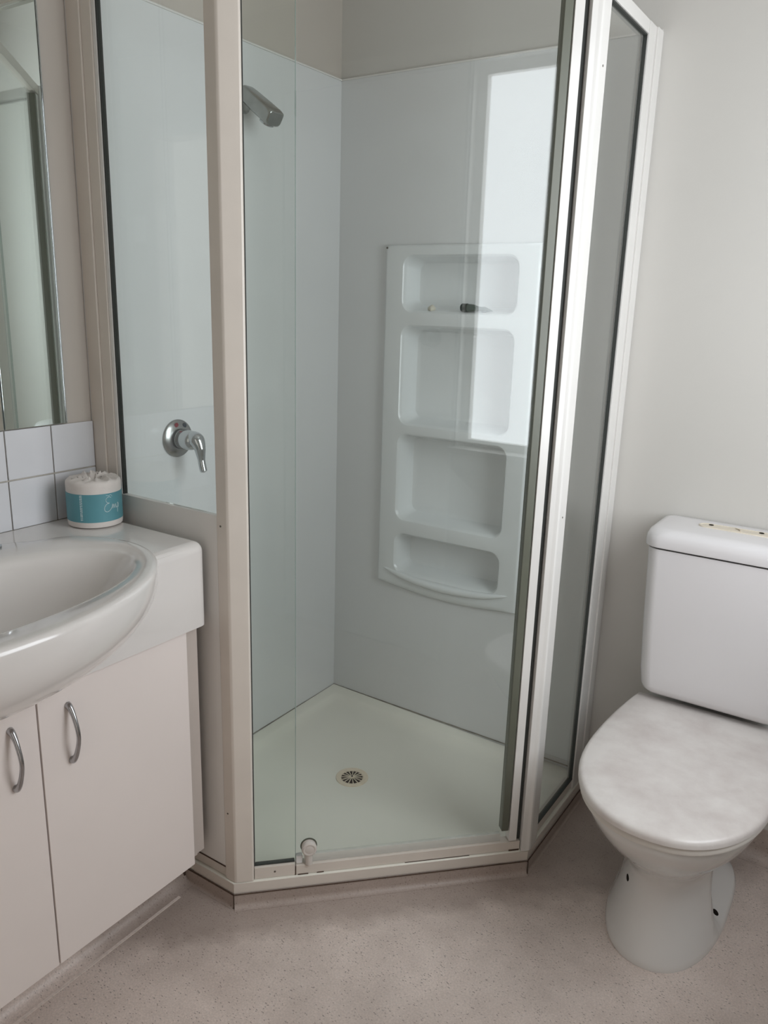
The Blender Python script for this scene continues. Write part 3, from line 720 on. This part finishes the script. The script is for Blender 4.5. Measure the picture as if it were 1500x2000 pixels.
merge(b, stroke([(0.0355, 0.0430), (0.0375, 0.0500), (0.0378, 0.0400), (0.0405, 0.0490), (0.0425, 0.0400), (0.0450, 0.0490), (0.0470, 0.0400), (0.049, 0.043)], 0.00055))
merge(b, stroke([(0.0510, 0.0500), (0.0505, 0.0300), (0.0510, 0.0490), (0.0545, 0.0480), (0.0540, 0.0410), (0.0515, 0.0405)], 0.00055))
obj('script_lettering', b, 'ink', lab)
b = bmesh.new(); random.seed(9)
for col_, zz0, zz1, wd in ((-0.0290, 0.018, 0.071, 0.0012), (-0.0262, 0.0185, 0.045, 0.0008), (-0.0262, 0.048, 0.072, 0.0010)):
    z = zz0
    while z < zz1:
        l = random.uniform(0.0012, 0.004); a = A0+col_/RR
        p = [on_roll(a-wd/RR, z, 0.0007), on_roll(a+wd/RR, z, 0.0007), on_roll(a+wd/RR, z+l, 0.0007), on_roll(a-wd/RR, z+l, 0.0007)]
        vs = [b.verts.new(q) for q in p]; b.faces.new(vs); z += l+random.uniform(0.0006, 0.0016)
obj('small_print', b, 'ink', lab, smooth=False)

# ------------------------------------------------------------------ toilet
TX = 1.217
wc = thing('toilet', 'white close-coupled toilet with lowered lid and raised cistern against the back wall', 'toilet', (TX, -0.35, 0))
LY = [-0.112, -0.125, -0.243, -0.378, -0.500, -0.575, -0.633, -0.665, -0.682, -0.689]
LW = [0.168, 0.174, 0.189, 0.193, 0.181, 0.158, 0.122, 0.086, 0.050, 0.0]
def d_outline(grow=0.0, yshift=0.0, front=1.0, n=26, yb=-0.112):
    """D outline (half widths from LY/LW), counter-clockwise seen from above"""
    R_ = []
    for k_ in range(n+1):
        t = k_/n; t2 = 1-(1-t)**1.9
        y = yb+(-0.689-yb)*t2
        R_.append((interp2(y), y))
    pts = [(TX+wd+grow, y-grow*0.6*(1 if t > 3 else 0)+yshift) for t, (wd, y) in enumerate(R_) if wd > 0.001]
    left = [(2*TX-x, y) for x, y in pts]
    tip = [(TX, -0.689-grow+yshift)]
    return left+tip+pts[::-1]
def interp2(y):
    # smooth (Catmull-Rom) interpolation of the half width
    ys = LY; ws = LW
    for i in range(len(ys)-1):
        if ys[i] >= y >= ys[i+1]:
            t = (y-ys[i])/(ys[i+1]-ys[i])
            if i >= len(ys)-4:
                # near the tip use an ellipse for roundness
                pass
            p0 = ws[max(0, i-1)]; p1_ = ws[i]; p2_ = ws[i+1]; p3 = ws[min(len(ws)-1, i+2)]
            return max(0.0, p1_+(p2_-p1_)*t)
    return 0.0
def lid_outline(sx=1.0, grow=0.0, yb=-0.112, N=72):
    """superellipse front + tapering back: list of points"""
    pts = []
    cy, a_, bfront = -0.385, 0.193+grow, 0.284+grow
    # front half (angle 180..360)
    for k_ in range(N//2+1):
        a = PI+PI*k_/(N//2); ca, sa = math.cos(a), math.sin(a)
        e = 0.90
        pts.append((TX+math.copysign(abs(ca)**e, ca)*a_, cy+math.copysign(abs(sa)**e, sa)*bfront))
    # right side going back, then the back edge, then left side
    m_ = 12
    for k_ in range(1, m_+1):
        t = k_/m_; y = cy+(yb-cy)*t; pts.append((TX+(0.193-0.024*t**2.0)+grow, y))
    for k_ in range(m_, 0, -1):
        t = k_/m_; y = cy+(yb-cy)*t; pts.append((TX-(0.193-0.024*t**2.0)-grow, y))
    return pts
def lid_ring(grow, z, yb=-0.112, crown=0.0):
    return [Vector((x, y, z)) for x, y in lid_outline(grow=grow, yb=yb)]
def shrink(ring, d, z, f=None):
    cx, cy = TX, -0.39; out = []
    for p in ring:
        v = Vector((p.x-cx, p.y-cy)); L_ = v.length; v = v*(L_-d)/L_
        out.append(Vector((cx+v.x, cy+v.y, z)))
    return out
r0 = lid_ring(0.0, 0.402)
lidm = loft([shrink(r0, 0.004, 0.4025), lid_ring(0.0, 0.4045), lid_ring(0.0, 0.412), shrink(r0, 0.0015, 0.4165), shrink(r0, 0.005, 0.4200), shrink(r0, 0.011, 0.4220), shrink(r0, 0.05, 0.4235), shrink(r0, 0.11, 0.4242)])
obj('lid', lidm, 'lid', wc, angle=60)
r1 = lid_ring(-0.003, 0.388, yb=-0.125)
obj('seat', loft([shrink(r1, 0.006, 0.3875), shrink(r1, 0.001, 0.389), shrink(r1, 0, 0.396), shrink(r1, 0.003, 0.4015)]), 'seat', wc, angle=60)
for sx in (-1, 1):
    obj('hinge', lathe([(0.010, -0.022), (0.011, -0.020), (0.011, 0.020), (0.010, 0.022)], (TX+sx*0.075, -0.104, 0.402), 'X', 20), 'seat', wc)
# pan: stacked sections, centre y and half sizes; exponent shapes the outline
def psec(z, w_, yf, yb, e=0.9, eb=0.55, N=80):
    """outline with a round front (towards -y) and squarer back"""
    pts = []; cy = yf+(yb-yf)*0.52
    for k_ in range(N):
        a = 2*PI*k_/N; ca, sa = math.cos(a), math.sin(a)
        ex = e if sa < 0 else eb
        y = cy+math.copysign(abs(sa)**ex, sa)*((cy-yf) if sa < 0 else (yb-cy))
        pts.append(Vector((TX+math.copysign(abs(ca)**ex, ca)*w_, y, z)))
    return pts
pan = loft([psec(0.0, 0.126, -0.528, -0.05), psec(0.006, 0.1275, -0.529, -0.05), psec(0.018, 0.125, -0.526, -0.05), psec(0.05, 0.116, -0.515, -0.05), psec(0.10, 0.106, -0.500, -0.05),
            psec(0.14, 0.101, -0.490, -0.05), psec(0.175, 0.100, -0.488, -0.045), psec(0.20, 0.106, -0.498, -0.04), psec(0.225, 0.119, -0.520, -0.03), psec(0.255, 0.138, -0.553, -0.02), psec(0.285, 0.156, -0.587, -0.015, eb=0.5),
            psec(0.315, 0.170, -0.616, -0.015, eb=0.5), psec(0.340, 0.179, -0.637, -0.012, eb=0.45), psec(0.362, 0.185, -0.652, -0.012, eb=0.4), psec(0.380, 0.187, -0.661, -0.012, eb=0.35), psec(0.3865, 0.185, -0.660, -0.012, eb=0.35), psec(0.3872, 0.180, -0.655, -0.014, eb=0.35)])
# hollow the sides behind the pedestal: push vertices in, leaving a foot flange
for v in pan.verts:
    if v.co.z < 0.235 and v.co.y > -0.36:
        k_ = sstep(-0.36, -0.30, v.co.y)*sstep(0.012, 0.045, v.co.z)*(1-sstep(0.17, 0.235, v.co.z))
        v.co.x = TX+(v.co.x-TX)*(1-0.42*k_)
pano = obj('pan', pan, 'ceramic', wc, angle=60)
from mathutils.bvhtree import BVHTree
bv_ = BVHTree.FromPolygons([v.co+Vector((TX, -0.35, 0)) for v in pano.data.vertices], [p.vertices[:] for p in pano.data.polygons])
for org, dr_ in ((Vector((TX+0.104, -0.300, 0.14)), Vector((0, 0, -1))), (Vector((1.4982, -1.9963, 1.3495)), Vector((-0.17292, 0.77614, -0.60639)))):
    hit, nrm, _, _ = bv_.ray_cast(org, dr_)
    if hit is None: continue
    if nrm.z < 0: nrm = -nrm
    obj('fixing_hole', lathe([(0.0080, -0.003), (0.0080, 0.0006), (0.006, 0.0012), (0, 0.0012)], hit, nrm, 18), 'hole', pano)
# cistern
def rbox_ring(hw, yf, yb, z, rf=0.03, rb=0.01, k_=7):
    pts = []
    for cx, cy, a0, r in ((TX+hw-rf, yf+rf, 270, rf), (TX+hw-rb, yb-rb, 0, rb), (TX-hw+rb, yb-rb, 90, rb), (TX-hw+rf, yf+rf, 180, rf)):
        for i in range(k_+1):
            a = math.radians(a0+90*i/k_); pts.append(Vector((cx+r*math.cos(a), cy+r*math.sin(a), z)))
    return pts
cb = loft([rbox_ring(0.135, -0.125, -0.006, 0.436, 0.025), rbox_ring(0.150, -0.142, -0.004, 0.440, 0.028), rbox_ring(0.158, -0.152, -0.003, 0.449, 0.030), rbox_ring(0.163, -0.157, -0.003, 0.462, 0.032),
           rbox_ring(0.167, -0.160, -0.002, 0.50, 0.032), rbox_ring(0.173, -0.164, -0.002, 0.62, 0.032), rbox_ring(0.178, -0.167, -0.002, 0.76, 0.032), rbox_ring(0.180, -0.168, -0.002, 0.812, 0.032)])
ci = obj('cistern', cb, 'cistern', wc, angle=50)
obj('lid_gap', loft([rbox_ring(0.176, -0.164, -0.004, 0.8125, 0.03), rbox_ring(0.176, -0.164, -0.004, 0.8170, 0.03)]), 'hole', ci, smooth=False)
cl = loft([rbox_ring(0.185, -0.172, -0.001, 0.8165, 0.036), rbox_ring(0.187, -0.174, -0.001, 0.8185, 0.038), rbox_ring(0.1875, -0.1745, -0.001, 0.833, 0.040), rbox_ring(0.1865, -0.173, -0.001, 0.843, 0.042), rbox_ring(0.183, -0.168, -0.002, 0.8515, 0.046), rbox_ring(0.176, -0.158, -0.003, 0.8575, 0.05, 0.012), rbox_ring(0.166, -0.145, -0.006, 0.8605, 0.05, 0.015), rbox_ring(0.12, -0.10, -0.03, 0.8618, 0.03, 0.01)])
clo = obj('cistern_lid', cl, 'cistern', wc, angle=50)
PX0, PX1, PY, PR = TX-0.087, TX+0.087, -0.066, 0.0175
def stadium(r, z):
    pts = []
    for cx, a0 in ((PX1-PR, -90), (PX0+PR, 90)):
        for i in range(13):
            a = math.radians(a0+15*i); pts.append(Vector((cx+r*math.cos(a), PY+r*math.sin(a), z)))
    return pts
bp_ = obj('button_recess', loft([stadium(PR+0.0012, 0.8595), stadium(PR+0.001, 0.8640), stadium(PR-0.002, 0.8645), stadium(PR-0.0032, 0.8634)]), 'cream', clo, angle=30)
for dx in (-0.062, 0.048):
    obj('button_hole', lathe([(0.0055, 0), (0.0055, 0.0008), (0, 0.0008)], (TX+dx, PY+0.007, 0.8636), 'Z', 18), 'hole', bp_, smooth=False)
obj('lever_stub', tube([(TX-0.008, PY+0.010, 0.8642), (TX+0.004, PY-0.002, 0.8652), (TX+0.006, PY-0.012, 0.8642)], 0.0018, 8), 'cream', bp_)

# ------------------------------------------------------------------ double switch on the wall behind the viewer
sw_ = thing('wall_switch', 'white double wall switch plate on the wall facing the shower', 'switch', (1.70, Y0, 1.655))
obj('plate', box(1.650, 1.745, Y0+0.0003, Y0+0.009, 1.600, 1.720, 0.003), 'white', sw_)
for z in (1.682, 1.638): obj('rocker', box(1.688, 1.707, Y0+0.0095, Y0+0.014, z-0.012, z+0.012, 0.002), 'white', sw_)
